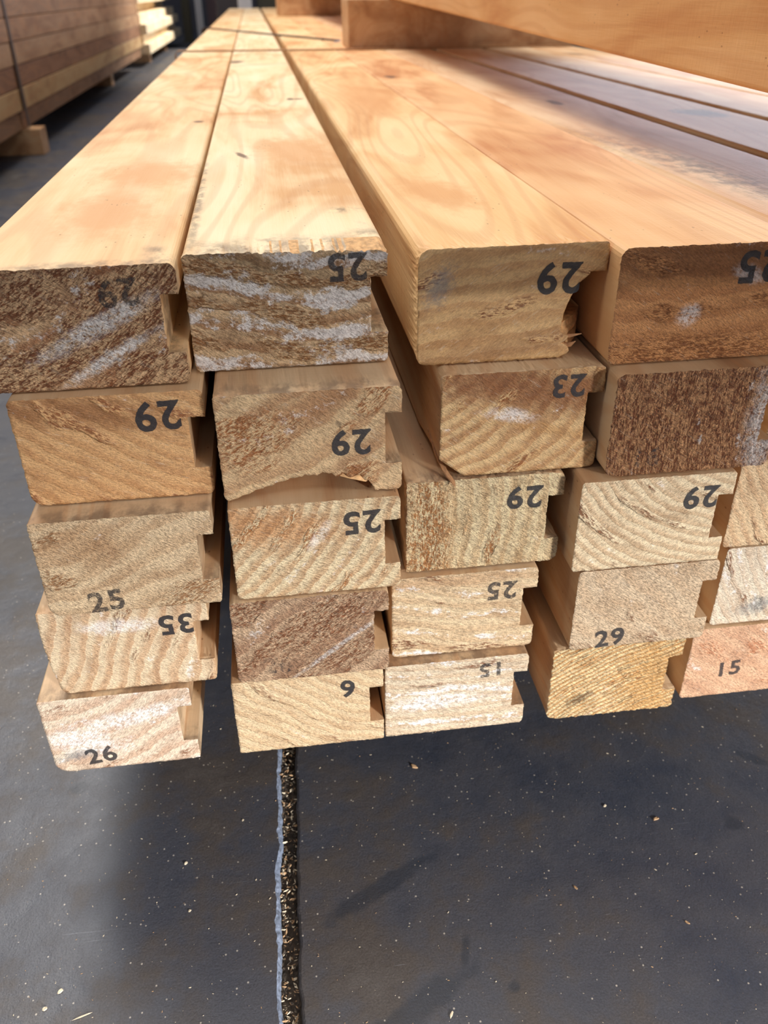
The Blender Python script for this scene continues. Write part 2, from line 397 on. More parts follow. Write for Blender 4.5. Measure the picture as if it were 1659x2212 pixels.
# oil trails and drips on the slab: x, y, rx, ry, angle
FLOOR_STAINS = [(-0.190, 0.265, 0.012, 0.010, 0.3), (-0.185, 0.125, 0.006, 0.045, 0.12), (-0.105, 0.145, 0.030, 0.030, 0.5),
                (0.02, 0.215, 0.065, 0.008, 0.5), (0.105, 0.105, 0.07, 0.010, 0.55), (-0.155, 0.40, 0.006, 0.005, 0), (-0.155, 0.42, 0.005, 0.004, 0),
                (0.098, 0.232, 0.0045, 0.0045, 0), (0.118, 0.195, 0.0045, 0.004, 0), (0.262, 0.312, 0.006, 0.005, 0), (0.30, 0.36, 0.012, 0.004, -0.6),
                (0.035, 0.30, 0.035, 0.006, 0.5), (0.076, 0.255, 0.003, 0.012, -0.3)]
M_floor = floor_material()

JY0, JY1 = -0.6, 6.0
def joint_x(y, side):
    base = -0.0155 + 0.030*(min(y, 1.5)-0.405)
    j = 0.0017*N3(y*38, side*3.3, 1) + 0.0008*N3(y*130, side*9.1, 2) + 0.0004*N3(y*420, side*4.1, 5)
    return base + side*0.0052 + j
def floor_bm():
    bm = bmesh.new()
    ys = [-4, -1.5, JY0]
    y = JY0
    while y < 0.9: y += 0.0016; ys.append(y)
    while y < 3: y += 0.02; ys.append(y)
    ys += [4, 6, 9, 14, 20]
    prev = None
    for y in ys:
        l, r = joint_x(y, -1), joint_x(y, 1)
        fade = 0.0 if y < 3 else 0.0
        e = 0.0007*(1+N3(y*200, 3, 3)); e2 = 0.0005*(1+N3(y*220, 8, 3))
        prof = [(-9, 0), (-1.5, 0), (l-0.03, 0), (l-0.0008-1.6*e*(0.6+abs(N3(y*30, 5, 2))*1.6), 0), (l-0.0002, -0.0014-0.0009*N3(y*90, 1, 1)), (l+0.0006, -0.0042), (l+0.0008, -0.010),
                (r-0.0006, -0.010), (r-0.0003, -0.0030), (r+0.0004, -0.0006), (r+0.0010+e2, 0), (r+0.03, 0), (1.5, 0), (9, 0)]
        cur = [bm.verts.new((x, y, z)) for x, z in prof]
        if prev:
            for i in range(len(cur)-1):
                f = bm.faces.new([prev[i], prev[i+1], cur[i+1], cur[i]])
                if i in (3, 4): f.material_index = 1
        prev = cur
    return bm
def simple_mat(name, col, rough=0.6, var=0.25, scale=3.0, metal=0.0):
    m, nt, b = new_mat(name); co = coords(nt)
    n = nz(nt, mapping(nt, co, (scale,)*3), 1.0, 4, 0.6)
    c1 = tuple(v*(1-var) for v in s2l(col)); c2 = tuple(min(1, v*(1+var)) for v in s2l(col))
    lk(nt, ramp(nt, n, [(0.3, c1), (0.7, c2)]), b.inputs['Base Color'])
    b.inputs['Roughness'].default_value = rough; b.inputs['Metallic'].default_value = metal
    return m
M_lip = simple_mat('chipped_cement_lit_edge', (112, 122, 140), 0.8, 0.6, 420)  # exposed cement; its paler tint also holds the light the left lip catches
fl = link_bm('floor', floor_bm(), [M_floor, M_lip]); tag(fl, 'dark grey sealed concrete floor with a straight joint', 'floor', kind='structure')

def add_box(bm, x0, x1, y0, y1, z0, z1, mi=0, bev=0.0):
    vs = [bm.verts.new(p) for p in ((x0, y0, z0), (x1, y0, z0), (x1, y1, z0), (x0, y1, z0), (x0, y0, z1), (x1, y0, z1), (x1, y1, z1), (x0, y1, z1))]
    fs = [bm.faces.new([vs[i] for i in q]) for q in ((0, 3, 2, 1), (4, 5, 6, 7), (0, 1, 5, 4), (1, 2, 6, 5), (2, 3, 7, 6), (3, 0, 4, 7))]
    for f in fs: f.material_index = mi
    if bev:
        es = list({e for f in fs for e in f.edges}); bmesh.ops.bevel(bm, geom=es, offset=bev, segments=2, affect='EDGES', profile=0.6)
    return fs

M_wall = simple_mat('grey_sheet_wall', (96, 92, 96), 0.7, 0.2, 1.2)
M_wallw = simple_mat('mauve_painted_panel', (128, 104, 104), 0.6, 0.12, 1.0)
def wall(name, label, x0, x1, y0, y1, z0, z1, m):
    bm = bmesh.new(); add_box(bm, x0, x1, y0, y1, z0, z1); o = link_bm(name, bm, [m]); tag(o, label, 'wall', kind='structure'); return o
wall('wall_far', 'grey sheet metal wall at the far end of the shed', -1.35, 6, 13.0, 13.1, 0, 4.5, M_wall)
wall('wall_left', 'grey sheet metal wall behind the left timber pile', -6.1, -6.0, -4, 13, 0, 4.5, M_wall)

# ------------------------------------------------------------ main stack boards
HB = 0.0540; PITCH = 0.055; ZT = FZ - 0.0973
def ztop(row): return ZT - (row-1)*PITCH
def zbot(row): return ztop(row) - HB

M_torn = simple_mat('torn_wood_fibre', (206, 162, 112), 0.8, 0.35, 300)

def front_22(x, z):      # broken-out underside
    if z < 0.03 and x < 0.0855:
        arch = 0.0
        if x < 0.075:
            t = max(0, x-0.001)/0.074
            arch = 0.0115*math.sin(min(1, t*1.0)*math.pi*0.80)**1.1 if t < .95 else 0.0035
            arch *= 1.0 + 0.12*N3(x*330, 2, 4)
            if 0.052 < x < 0.068: arch -= 0.0022*(0.5+0.5*math.sin((x-0.052)*900))
            if x > 0.066: arch = max(0.0, arch - (x-0.066)*0.9)
        arch += (0.0004 + 0.0007*min(1, x/0.05))*N3(x*900, 5, 5) + 0.0012*min(1, x/0.03)*N3(x*300, 2, 5)
        z = max(z, arch) if z < 0.0145 else z
    return x, z
def front_13(x, z):      # torn-out right edge below the upper lip
    H = HB
    if z < 0.74*H and x > 0.055:
        t = z/(0.74*H)
        if t > 0.86: lim = 0.0735 + (t-0.86)*0.05
        elif t > 0.30: lim = 0.0685 + 0.006*((t-0.30)/0.56)**2.2
        elif t > 0.18: lim = 0.0685 + 0.0045*math.sin((0.30-t)/0.12*math.pi)
        else: lim = 0.0690 + 0.005*math.sin(t/0.18*math.pi)
        lim += 0.0007*N3(z*900, 3, 3)
        x = min(x, lim)
    return x, z
def front_23(x, z):      # missing lower left corner
    ax, bz = 0.0125, 0.0100
    if x < ax and z < bz and (x < 0.0061 or z < 0.0061) and x/ax + z/bz < 1:
        t = (bz - z)/(ax+bz) if x <= z else (bz + x)/(ax+bz)
        t = min(1, max(0, t)); x, z = ax*t, bz*(1-t)
    return x, z
def front_12(x, z):      # crumbled top right edge
    if z > HB-0.0022 and x > 0.03: z -= 0.0022*abs(N3(x*420, 1, 2)) + 0.0010*(x-0.03)/0.05 + 0.0008*abs(N3(x*1300, 3, 2))
    return x, z
def front_41(x, z):
    if x < 0.006: x += 0.003*(1-z/HB) - 0.0016*math.sin(z/HB*math.pi)
    return x, z
def front_54(x, z):
    return x + 0.0008*N3(x*300, z*300, 1), z + 0.0008*N3(x*300, z*300, 4)
def front_33(x, z):
    if x < 0.004: x += 0.0008*N3(z*500, 1, 8)
    return x, z

TAN = (206, 176, 136); PALE = (222, 204, 172); BRN = (158, 108, 66)
# key: x0, x1, y, row, options, end material options, stamps (text, x, z, height, upside-down, wear, tilt), label
def A(deg): return math.radians(deg)
BOARDS = {
 '11': dict(x=(-0.131, -0.0405), y=0.3638, end=dict(cx=-0.06, cz=0.19, base=(208, 172, 132), late=(146, 88, 48), spacing=0.016, contrast=0.85, white=0.3, stain=0.72, stain_col=(116, 62, 28), fuzz=0.8, rough=1.2, sharp=0.3, white_at=[(0.054, 0.028, 0.030, 0.0045, 0.46), (0.058, 0.014, 0.026, 0.0030, 0.50)], zones=[(0.02, 0.047, 0.05, 0.012, 0.25, (118, 70, 36), 0.8)]),
            st=[('29', 0.0655, 0.0425, 0.0125, 1, 0.62, 0.05)], amp=0.00028,
            label='brown board end with a broad white streak, leftmost of the top row, faint 29'),
 '12': dict(x=(-0.0385, 0.052), y=0.3755, end=dict(cx=0.07, cz=0.30, base=(206, 176, 138), late=(150, 104, 66), spacing=0.0085, contrast=0.75, white=0.74, stain=0.34, stain_col=(142, 94, 50), fuzz=0.8, rough=1.2, zones=[(0.03, 0.046, 0.05, 0.008, -0.15, (128, 106, 74), 0.6)]),
            st=[('25', 0.0725, 0.0455, 0.0130, 1, 0.50, 0.0)], front=front_12, amp=0.0003,
            label='top row board end with chalky white bands and crumbled top edge, second from left'),
 '13': dict(x=(0.0645, 0.1522), y=0.3668, end=dict(cx=0.04, cz=-0.12, base=(202, 164, 114), late=(168, 118, 70), spacing=0.008, contrast=0.5, white=0.14, wamt=.4, stain=0.12, fuzz=0.35, rough=0.5, saw_ang=-0.6, blue=[(0.010, 0.037, 0.006, 0.010, -0.5)], zones=[(0.04, 0.006, 0.05, 0.006, 0.1, (150, 112, 76), 0.5)]),
            st=[('29', 0.0655, 0.0385, 0.0150, 1, 0.10, -0.02)], front=front_13, amp=0.00008, depth=0.03, cham=(0.0045, 0.0028, 0.0015, 0.0058),
            label='smooth tan top row board end with its right edge torn out, stamped 29'),
 '14': dict(x=(0.1530, 0.2400), y=0.3540, end=dict(cx=0.05, cz=0.35, base=(196, 140, 90), late=(156, 98, 54), spacing=0.010, contrast=0.5, white=0.12, wamt=.6, stain=0.2, stain_col=(130, 78, 40), fuzz=0.6, rough=1.1, torn_at=[(0.04, 0.005, 0.06, 0.009, 0)], white_at=[(0.036, 0.022, 0.006, 0.005, 1.0), (0.062, 0.040, 0.008, 0.004, -0.5)], zones=[(0.04, 0.048, 0.06, 0.008, 0, (128, 82, 50), 0.6)]),
            st=[('25', 0.0665, 0.0430, 0.0150, 1, 0.30, 0.0)], amp=0.00022, cham=(0.003, 0.0028, 0.002, 0.0045),
            label='reddish brown top row board end cut by the right picture edge, half a 5 stamped'),
 '21': dict(x=(-0.1205, -0.0355), y=0.3570, end=dict(cx=0.18, cz=0.26, base=(206, 162, 112), late=(166, 110, 62), spacing=0.007, contrast=0.42, white=0.16, wamt=.5, stain=0.15, stain_col=(140, 84, 44), fuzz=0.5, rough=0.8, saw_ang=0.35, zones=[(0.03, 0.046, 0.045, 0.008, -0.15, (142, 92, 52), 0.75)]),
            st=[('29', 0.0640, 0.0425, 0.0150, 1, 0.12, 0.03)], cham=(0.006, 0.0028, 0.002, 0.002),
            label='tan board end with bold 29 upside down, leftmost of the second row'),
 '22': dict(x=(-0.0305, 0.0543), y=0.3475, end=dict(cx=-0.09, cz=0.22, base=(202, 172, 132), late=(156, 106, 66), spacing=0.014, contrast=0.5, white=0.18, wamt=.5, stain=0.22, stain_col=(150, 92, 48), fuzz=0.65, rough=1.0, dark_marks=[(0.0555, 0.0365, 0.0018, 0.0018, 0)], torn_at=[(0.015, 0.030, 0.024, 0.014, 0.5)], zones=[(0.03, 0.040, 0.05, 0.010, 0.45, (156, 104, 62), 0.6)]),
            st=[('29', 0.0610, 0.0270, 0.0135, 1, 0.20, 0.0)], front=front_22, amp=0.0002, depth=0.03,
            label='second row board end with its underside broken away in an arch, stamped 29'),
 '23': dict(x=(0.0742, 0.1537), y=0.3550, end=dict(cx=-0.03, cz=0.10, base=(206, 172, 124), late=(160, 104, 54), spacing=0.007, contrast=0.55, white=0.12, wamt=.6, stain=0.12, stain_col=(134, 76, 34), fuzz=0.5, rough=0.8, zones=[(0.04, 0.046, 0.06, 0.014, -0.22, (132, 78, 38), 0.85), (0.05, 0.024, 0.04, 0.004, -0.3, (176, 126, 70), 0.5)], white_at=[(0.032, 0.032, 0.014, 0.004, -0.2)]),
            st=[('23', 0.0620, 0.0450, 0.0120, 1, 0.35, 0.0)], front=front_23, amp=0.00016, depth=0.05,
            label='two tone brown board end stamped 23 with its lower left corner missing'),
 '24': dict(x=(0.1548, 0.2400), y=0.3430, end=dict(cx=0.45, cz=0.02, base=(190, 142, 100), late=(118, 66, 34), spacing=0.0055, contrast=0.9, white=0.18, wamt=.6, stain=0.72, stain_col=(112, 60, 30), fuzz=0.95, rough=1.7, white_at=[(0.078, 0.024, 0.010, 0.03, 0)], torn_at=[(0.035, 0.027, 0.04, 0.05, 0)]),
            st=[('16', 0.0215, 0.0100, 0.0110, 0, 0.72, 0.0)], amp=0.00042, cham=(0.006, 0.003, 0.002, 0.003),
            label='dark rough board end with upright brown stripes, second row at the right picture edge'),
 '31': dict(x=(-0.1210, -0.0378), y=0.3425, end=dict(cx=-0.05, cz=0.22, base=(216, 190, 154), late=(178, 136, 96), spacing=0.011, contrast=0.4, white=0.12, wamt=.5, stain=0.15, stain_col=(160, 112, 70), fuzz=0.9, rough=1.2, torn_at=[(0.070, 0.008, 0.020, 0.007, 0.3)], zones=[(0.02, 0.040, 0.03, 0.012, 0, (170, 124, 80), 0.5)]),
            st=[('25', 0.0275, 0.0068, 0.0125, 0, 0.58, 0.08)], cham=(0.005, 0.0012, 0.0015, 0.0012), amp=0.00025,
            label='fuzzy tan board end with 25 upright at its lower edge, leftmost of the third row'),
 '32': dict(x=(-0.0298, 0.0530), y=0.3425, end=dict(cx=-0.10, cz=0.12, base=(214, 194, 158), late=(170, 122, 78), spacing=0.0072, contrast=0.6, white=0.16, wamt=.5, stain=0.12, stain_col=(170, 114, 66), fuzz=0.8, rough=1.0, saw_ang=0.4, zones=[(0.018, 0.042, 0.034, 0.014, -0.2, (184, 126, 74), 0.7)], white_at=[(0.042, 0.034, 0.010, 0.003, 0.9)]),
            st=[('25', 0.0640, 0.0405, 0.0135, 1, 0.30, 0.03)], amp=0.0002,
            label='third row board end with steep curved rings, stamped 25 below the broken board'),
 '33': dict(x=(0.0577, 0.1390), y=0.3530, end=dict(cx=-0.35, cz=0.05, base=(236, 214, 172), late=(190, 142, 90), spacing=0.0085, contrast=0.4, white=0.15, wamt=.4, stain=0.05, stain_col=(178, 118, 66), fuzz=0.85, rough=1.5, torn_at=[(0.011, 0.026, 0.013, 0.04, 0)], zones=[(0.012, 0.027, 0.014, 0.05, 0, (214, 160, 100), 0.6)]),
            st=[('29', 0.0610, 0.0410, 0.0135, 1, 0.25, -0.02)], front=front_33, amp=0.0003, cham=(0.0008, 0.004, 0.004, 0.001),
            label='yellowish board end with vertical grain and 29 upside down, third row centre'),
 '34': dict(x=(0.1435, 0.2245), y=0.3405, end=dict(cx=0.10, cz=0.12, base=(222, 202, 168), late=(176, 134, 94), spacing=0.0052, contrast=0.5, white=0.15, wamt=.5, stain=0.05, fuzz=0.7, rough=0.9, saw_ang=-0.6),
            st=[('29', 0.0640, 0.0405, 0.0135, 1, 0.18, 0.0)], cham=(0.002, 0.001, 0.002, 0.0015),
            label='pale third row board end with tight curved rings and crisp 29, fourth from left'),
 '35': dict(x=(0.2320, 0.3170), y=0.3500, end=dict(cx=0.3, cz=0.2, base=(216, 188, 150), late=(180, 134, 94), spacing=0.006, contrast=0.45, fuzz=0.7, white=0.1, stain=0.05),
            st=[], label='third row board end sliced by the right picture edge, long pinkish side visible'),
 '41': dict(x=(-0.1300, -0.0465), y=0.3465, end=dict(cx=-0.19, cz=0.12, base=(210, 188, 156), late=(172, 124, 82), spacing=0.0085, contrast=0.6, white=0.22, wamt=.6, stain=0.03, fuzz=0.6, rough=0.8, white_at=[(0.036, 0.042, 0.020, 0.005, 0)]),
            st=[('35', 0.0670, 0.0400, 0.0130, 1, 0.18, 0.03)], front=front_41, depth=0.03, cham=(0.004, 0.002, 0.002, 0.001),
            label='board end with slanting striped rings stamped 35 upside down, leftmost of the fourth row'),
 '42': dict(x=(-0.0347, 0.0466), y=0.3410, end=dict(cx=-0.08, cz=0.20, base=(204, 172, 140), late=(140, 92, 62), spacing=0.014, contrast=0.6, white=0.22, wamt=.6, stain=0.35, stain_col=(140, 86, 52), fuzz=1.0, rough=1.7, white_at=[(0.055, 0.020, 0.034, 0.0016, 0.66)], torn_at=[(0.05, 0.034, 0.04, 0.010, 0.6), (0.05, 0.012, 0.03, 0.008, 0.6)]),
            st=[('26', 0.0215, 0.0105, 0.0110, 0, 0.74, 0.0)], amp=0.0004,
            label='coarse rough board end with diagonal brown ridges, fourth row second from left'),
 '43': dict(x=(0.0495, 0.1290), y=0.3490, end=dict(cx=0.12, cz=0.42, base=(212, 188, 152), late=(180, 138, 98), spacing=0.0075, contrast=0.35, white=0.42, wamt=.75, stain=0.05, fuzz=0.75, rough=1.0, saw_ang=0.25, zones=[(0.03, 0.050, 0.06, 0.004, 0, (176, 132, 92), 0.5)]),
            st=[('25', 0.0600, 0.0405, 0.0120, 1, 0.55, 0.0)],
            label='fourth row board end dusted white with a faint 25 upside down, third from left'),
 '44': dict(x=(0.1485, 0.2275), y=0.3410, end=dict(cx=0.2, cz=0.2, base=(208, 184, 154), late=(190, 152, 114), spacing=0.012, contrast=0.3, white=0.22, wamt=.5, stain=0.08, fuzz=0.95, rough=1.2),
            st=[('29', 0.0230, 0.0065, 0.0125, 0, 0.42, 0.10)],
            label='plain speckled board end with 29 upright at its lower edge, fourth row'),
 '45': dict(x=(0.2360, 0.3200), y=0.3500, end=dict(cx=0.25, cz=0.15, base=(216, 202, 180), late=(186, 146, 110), spacing=0.006, contrast=0.3, white=0.5, wamt=.8, stain=0.05, fuzz=0.7, blue=[(0.028, 0.012, 0.014, 0.006, 0.3)]),
            st=[('2', 0.0270, 0.0135, 0.0110, 0, 0.74, 0.0)],
            label='whitish fourth row board end at the right picture edge with a bluish smudged number'),
 '51': dict(x=(-0.1410, -0.0620), y=0.3430, end=dict(cx=-0.06, cz=0.20, base=(212, 194, 172), late=(176, 130, 100), spacing=0.0115, contrast=0.5, white=0.34, wamt=.7, stain=0.02, fuzz=0.65, rough=0.8, saw_ang=-0.8, blue=[(0.013, 0.012, 0.012, 0.004, 0.2)], white_at=[(0.020, 0.022, 0.022, 0.010, -0.3), (0.045, 0.036, 0.03, 0.006, 0.2)]),
            st=[('26', 0.0255, 0.0105, 0.0120, 0, 0.45, 0.12)], cham=(0.0075, 0.001, 0.0015, 0.001),
            label='whitish board end stamped 26 upright, bottom left corner of the stack'),
 '52': dict(x=(-0.0395, 0.0435), y=0.3425, end=dict(cx=0.13, cz=0.16, base=(208, 184, 148), late=(180, 138, 96), spacing=0.0065, contrast=0.4, white=0.12, wamt=.5, stain=0.05, fuzz=0.7, rough=1.0, saw_ang=0.5),
            st=[('6', 0.0630, 0.0415, 0.0130, 1, 0.15, 0.0)], cham=(0.0012, 0.001, 0.002, 0.001),
            label='bottom row board end with a single crisp digit, second from left'),
 '53': dict(x=(0.0445, 0.1265), y=0.3430, end=dict(cx=0.05, cz=0.38, base=(208, 190, 164), late=(186, 148, 110), spacing=0.0065, contrast=0.4, white=0.55, wamt=.8, stain=0.02, fuzz=0.7, rough=1.0, saw_ang=0.35, white_at=[(0.056, 0.031, 0.026, 0.0022, -0.17), (0.03, 0.024, 0.03, 0.006, 0.0)]),
            st=[('15', 0.0600, 0.0445, 0.0105, 1, 0.60, 0.05)], cham=(0.001, 0.003, 0.003, 0.001),
            label='bottom row board end with pale white stripes and a smudged 15, third from left'),
 '54': dict(x=(0.1410, 0.2190), y=0.3425, end=dict(cx=0.14, cz=-0.16, base=(244, 220, 172), late=(200, 138, 70), spacing=0.0030, contrast=0.85, white=0.15, wamt=.5, stain=0.1, stain_col=(190, 124, 60), fuzz=0.95, rough=2.0, dark_marks=[(0.018, 0.014, 0.010, 0.004, 0.5)], zones=[(0.062, 0.026, 0.022, 0.04, 0, (222, 164, 92), 0.55)]),
            st=[], front=front_54, amp=0.0005, cham=(0.006, 0.002, 0.002, 0.002),
            label='bottom row board end with fuzzy golden fine grain and no number'),
 '55': dict(x=(0.2270, 0.3100), y=0.3480, end=dict(cx=0.2, cz=0.3, base=(204, 164, 132), late=(180, 130, 98), spacing=0.010, contrast=0.35, white=0.2, wamt=.5, stain=0.15, stain_col=(176, 114, 78), fuzz=0.8),
            st=[('15', 0.0285, 0.0210, 0.0115, 0, 0.50, 0.10)],
            label='pinkish bottom row board end stamped 15 upright near the right picture edge'),
}
LONG = {
 '11': dict(light=(244, 216, 172), mid=(232, 190, 138), dark=(208, 150, 96), stains=[(0.05, 0.10, 0.028, 0.06, 0.1), (0.062, 0.21, 0.035, 0.05, 0.3)], knots=[(0.078, 0.452, 0.005, 0.006, 0)],
            grey=[(0.055, 0.003, 0.05, 0.006, 0), (0.083, 0.012, 0.006, 0.022, 0.2)]),
 '12': dict(light=(246, 226, 190), mid=(238, 208, 162), dark=(214, 164, 110), stains=[(0.062, 0.27, 0.03, 0.07, 0.1)], knots=[(0.0245, 0.255, 0.0028, 0.015, 0.25), (0.072, 0.60, 0.004, 0.012, 0), (0.081, 0.60, 0.006, 0.007, 0), (0.009, 1.155, 0.012, 0.03, 0)],
            grey=[(0.045, 0.008, 0.055, 0.018, 0), (0.002, 0.12, 0.003, 0.16, 0.01), (0.085, 0.01, 0.012, 0.03, 0), (0.078, 0.075, 0.012, 0.008, 0)]),
 '13': dict(light=(240, 208, 158), mid=(230, 186, 130), dark=(206, 146, 90), stains=[(0.05, 0.62, 0.03, 0.16, 0), (0.03, 0.12, 0.02, 0.05, 0.2)]),
 '14': dict(light=(232, 192, 142), mid=(222, 172, 120), dark=(196, 132, 80), knots=[(0.020, 0.855, 0.008, 0.02, 0)]),
}
end_default = dict(base=TAN, late=BRN)
rnd = random.Random(4)
boards = {}
def make_board(key, x0, x1, y, row, spec, L=5.75):
    W = x1-x0; seed = int(key)*1.0
    lm = long_wood('long_grain_%s' % key, seed, **spec.get('long', {}))
    em = end_wood('sawn_end_%s' % key, seed, **spec['end'])
    nbt = spec.get('notch', (0.27, 0.755))
    pr = profile(W, HB, cham=spec.get('cham'), lip=0.0078, nb=nbt[0], nt_=nbt[1])
    amp = spec.get('amp', 0.00018)
    bm = board_bm(W, HB, L, seed, amp, pr, spec.get('front'), chip_depth=spec.get('depth', 0.02), jag=0.0002+amp*0.4)
    o = link_bm('timber_board', bm, [lm, em, M_torn], (x0, y, zbot(row)), spec.get('yaw', 0))
    tag(o, spec['label'], 'timber board', 'grooved timber boards of the main stack')
    for (t, sx, sz, h, ud, wear, tilt) in spec['st']:
        stamp(o, t, sx, sz, h, (math.pi if ud else 0)+tilt, wear, seed, seed, amp)
    boards[key] = o
    return o
for k, s in BOARDS.items():
    s['long'] = LONG.get(k, dict(light=(214, 186, 150), mid=(196, 162, 124), dark=(166, 126, 90), grey=[(0.04, 0.0, 0.07, 0.012, 0)] if k in ('31', '51', '33', '22', '53') else ()))
    make_board(k, s['x'][0], s['x'][1], s['y'], int(k[0]), s)

# boards of the top row that run on under the upper pack
TOPX = [(0.2408, 0.3290, 'top row board partly shaded, first board right of the light seam strip'),
        (0.3400, 0.4240, 'bluish sheen top row board with a grey knot, between the two dark gaps'),
        (0.4340, 0.5180, 'narrow looking grey blue top row board beyond the upper dark gap'),
        (0.5220, 0.6080, 'pale sheen board of the top row farthest right, edging the raised timber')]
knots_tr = [dict(knots=[(0.05, 0.53, 0.006, 0.02, 0)], grey=[(0.03, 0.15, 0.02, 0.18, 0.1)]), dict(knots=[(0.052, 0.42, 0.020, 0.03, 0.3)]), {}, dict(knots=[(0.02, 1.2, 0.01, 0.03, 0.3)])]
for i, (a, c, lab) in enumerate(TOPX):
    W = c-a
    lm = long_wood('long_grain_top_%d' % i, 61+i*7, light=(226, 196, 158), mid=(210, 170, 128), dark=(186, 138, 96), **knots_tr[i])
    em = end_wood('sawn_end_plain', 9+i, cx=0.1, cz=0.3, base=(196, 160, 118), late=(158, 110, 70))
    bm = board_bm(W, HB, 5.75, 71+i, 0.0002, profile(W, HB, step_=0.002, cham=(0.003, 0.003, 0.002, 0.0055 if i == 0 else 0.0025)), fine=False)
    o = link_bm('timber_board', bm, [lm, em, M_torn], (a, 0.358+0.004*(i % 2), zbot(1)))
    tag(o, lab, 'timber board', 'grooved timber boards of the main stack')
# boards in the lower rows to the right, out of sight, that carry them
lm_h = long_wood('long_grain_hidden', 91); em_h = end_wood('sawn_end_hidden', 92, cx=0.1, cz=0.3, base=(206, 172, 132), late=(166, 118, 78))
hid = None
for row in range(2, 6):
    for ci, a in enumerate((0.243, 0.332, 0.421, 0.512)):
        if ci == 0 and row in (3, 4, 5): continue
        W = 0.084
        if hid is None: hid = board_bm(W, HB, 5.75, 95, 0, profile(W, HB, step_=0.004), fine=False); me = bpy.data.meshes.new('timber_board'); hid.normal_update(); hid.to_mesh(me); [me.materials.append(q) for q in (lm_h, em_h, M_torn)]
        o = bpy.data.objects.new('timber_board', me); C.objects.link(o); o.location = (a+(0.0 if row % 2 else 0.002), 0.35+0.003*((ci+row) % 3), zbot(row))
        tag(o, 'lower row board of the main stack, right of the picture edge', 'timber board', 'lower boards beyond the right picture edge')

# ------------------------------------------------------------ bearers
M_bear = long_wood('bearer_wood', 33, light=(196, 160, 122), mid=(176, 136, 98), dark=(146, 104, 70))
def bearer(name, label, x0, x1, y0, y1, z0, z1, group, mat=M_bear, rotz=0):
    bm = bmesh.new(); add_box(bm, 0, x1-x0, 0, y1-y0, 0, z1-z0, bev=0.003)
    o = link_bm(name, bm, [mat], (x0, y0, z0), rotz); tag(o, label, 'bearer', group); return o
bt = zbot(5)
for i, (y0, ww) in enumerate(((0.95, 'nearest'), (2.9, 'middle'), (4.9, 'farthest'))):
    bearer('timber_bearer', '%s squared timber bearer on the floor under the main stack' % ww, -0.125, 0.60, y0, y0+0.09, 0.0, bt-0.0002, 'bearers under the main stack')
# cross bearers on the stack carrying the upper pack
b_t = 0.0812
M_cross = long_wood('cross_bearer_wood', 37, light=(214, 176, 136), mid=(190, 148, 108), dark=(164, 120, 84))
bearer('cross_bearer', 'brown cross bearer lying across the stack under the raised timber, nearer one', 0.178, 1.05, 1.80, 1.93, ZT+0.0003, ZT+b_t, 'cross bearers on the main stack', M_cross, 0.0)
bearer('cross_bearer', 'pinkish cross bearer farther back across the stack, behind the nearer one', 0.112, 1.05, 4.20, 4.33, ZT+0.0003, ZT+b_t, 'cross bearers on the main stack', M_cross, 0.0)

# ------------------------------------------------------------ upper pack, resting on the cross bearers, its near end drooping
M_up = long_wood('raised_timber_wood', 45, light=(226, 182, 132), mid=(214, 164, 110), dark=(198, 140, 88))
M_upe = end_wood('raised_timber_end', 46, cx=0.1, cz=0.3, base=(206, 172, 132), late=(166, 118, 78))
def up_z(y):           # underside height: level beyond the bearer, sagging towards the near end
    zt = ZT+b_t
    if y >= 1.79: return zt
    return zt - (1.79-y)*0.0240
def upper_board(x0, W, layer, label, y0=0.05, y1=5.8):
    bm = bmesh.new(); pr = profile(W, HB, step_=0.004, cham=(0.003, 0.002, 0.002, 0.003))
    n = len(pr); prev = None
    for y in [y0, 0.3, 0.6, 1.0, 1.4, 1.79, 3.0, 4.3, y1]:
        wx = -0.0062*(y-0.445)/1.43
        cur = [bm.verts.new((x+wx, y, z+up_z(y)-up_z(1.85))) for x, z in pr]
        if prev:
            for i in range(n): bm.faces.new([prev[i], prev[(i+1) % n], cur[(i+1) % n], cur[i]])
        else: f = bm.faces.new(cur[::-1]); f.material_index = 1
        prev = cur
    f = bm.faces.new(prev)
    bmesh.ops.recalc_face_normals(bm, faces=bm.faces)
    o = link_bm('raised_timber', bm, [M_up, M_upe], (x0, 0, up_z(1.85)+layer*0.0565+0.0003))
    tag(o, label, 'timber board', 'raised pack above the stack'); return o
for c in range(2):
    for l in range(2):
        upper_board(0.260+c*0.092, 0.088, l, 'wide orange brown timber side running above the stack at top right' if (c, l) == (0, 0) else
                    ('timber lying directly on the wide orange brown one at top right' if (c, l) == (0, 1) else
                     'timber of the raised pack hidden behind its outermost board'))

# ------------------------------------------------------------ straps on the main stack
M_strap = simple_mat('dark_strap', (84, 66, 56), 0.45, 0.15, 60)
M_strap2 = simple_mat('brown_twine', (176, 132, 92), 0.7, 0.2, 60)
def ribbon(name, pts, wv, thick, mat, label, cat, group=None):
    """flat band through pts (list of Vector), width vector wv"""
    bm = bmesh.new(); prev = None; wv = Vector(wv)
    for i, p in enumerate(pts):
        t = (pts[min(i+1, len(pts)-1)]-pts[max(i-1, 0)]).normalized(); nn = t.cross(wv).normalized()*thick/2
        cur = [bm.verts.new(q) for q in (p-wv/2-nn, p+wv/2-nn, p+wv/2+nn, p-wv/2+nn)]
        if prev:
            for k in range(4): bm.faces.new([prev[k], prev[(k+1) % 4], cur[(k+1) % 4], cur[k]])
        else: bm.faces.new(cur)
        prev = cur
    bm.faces.new(prev[::-1]); bmesh.ops.recalc_face_normals(bm, faces=bm.faces)
    o = link_bm(name, bm, [mat]); tag(o, label, cat, group); return o
zs = ZT+0.0016
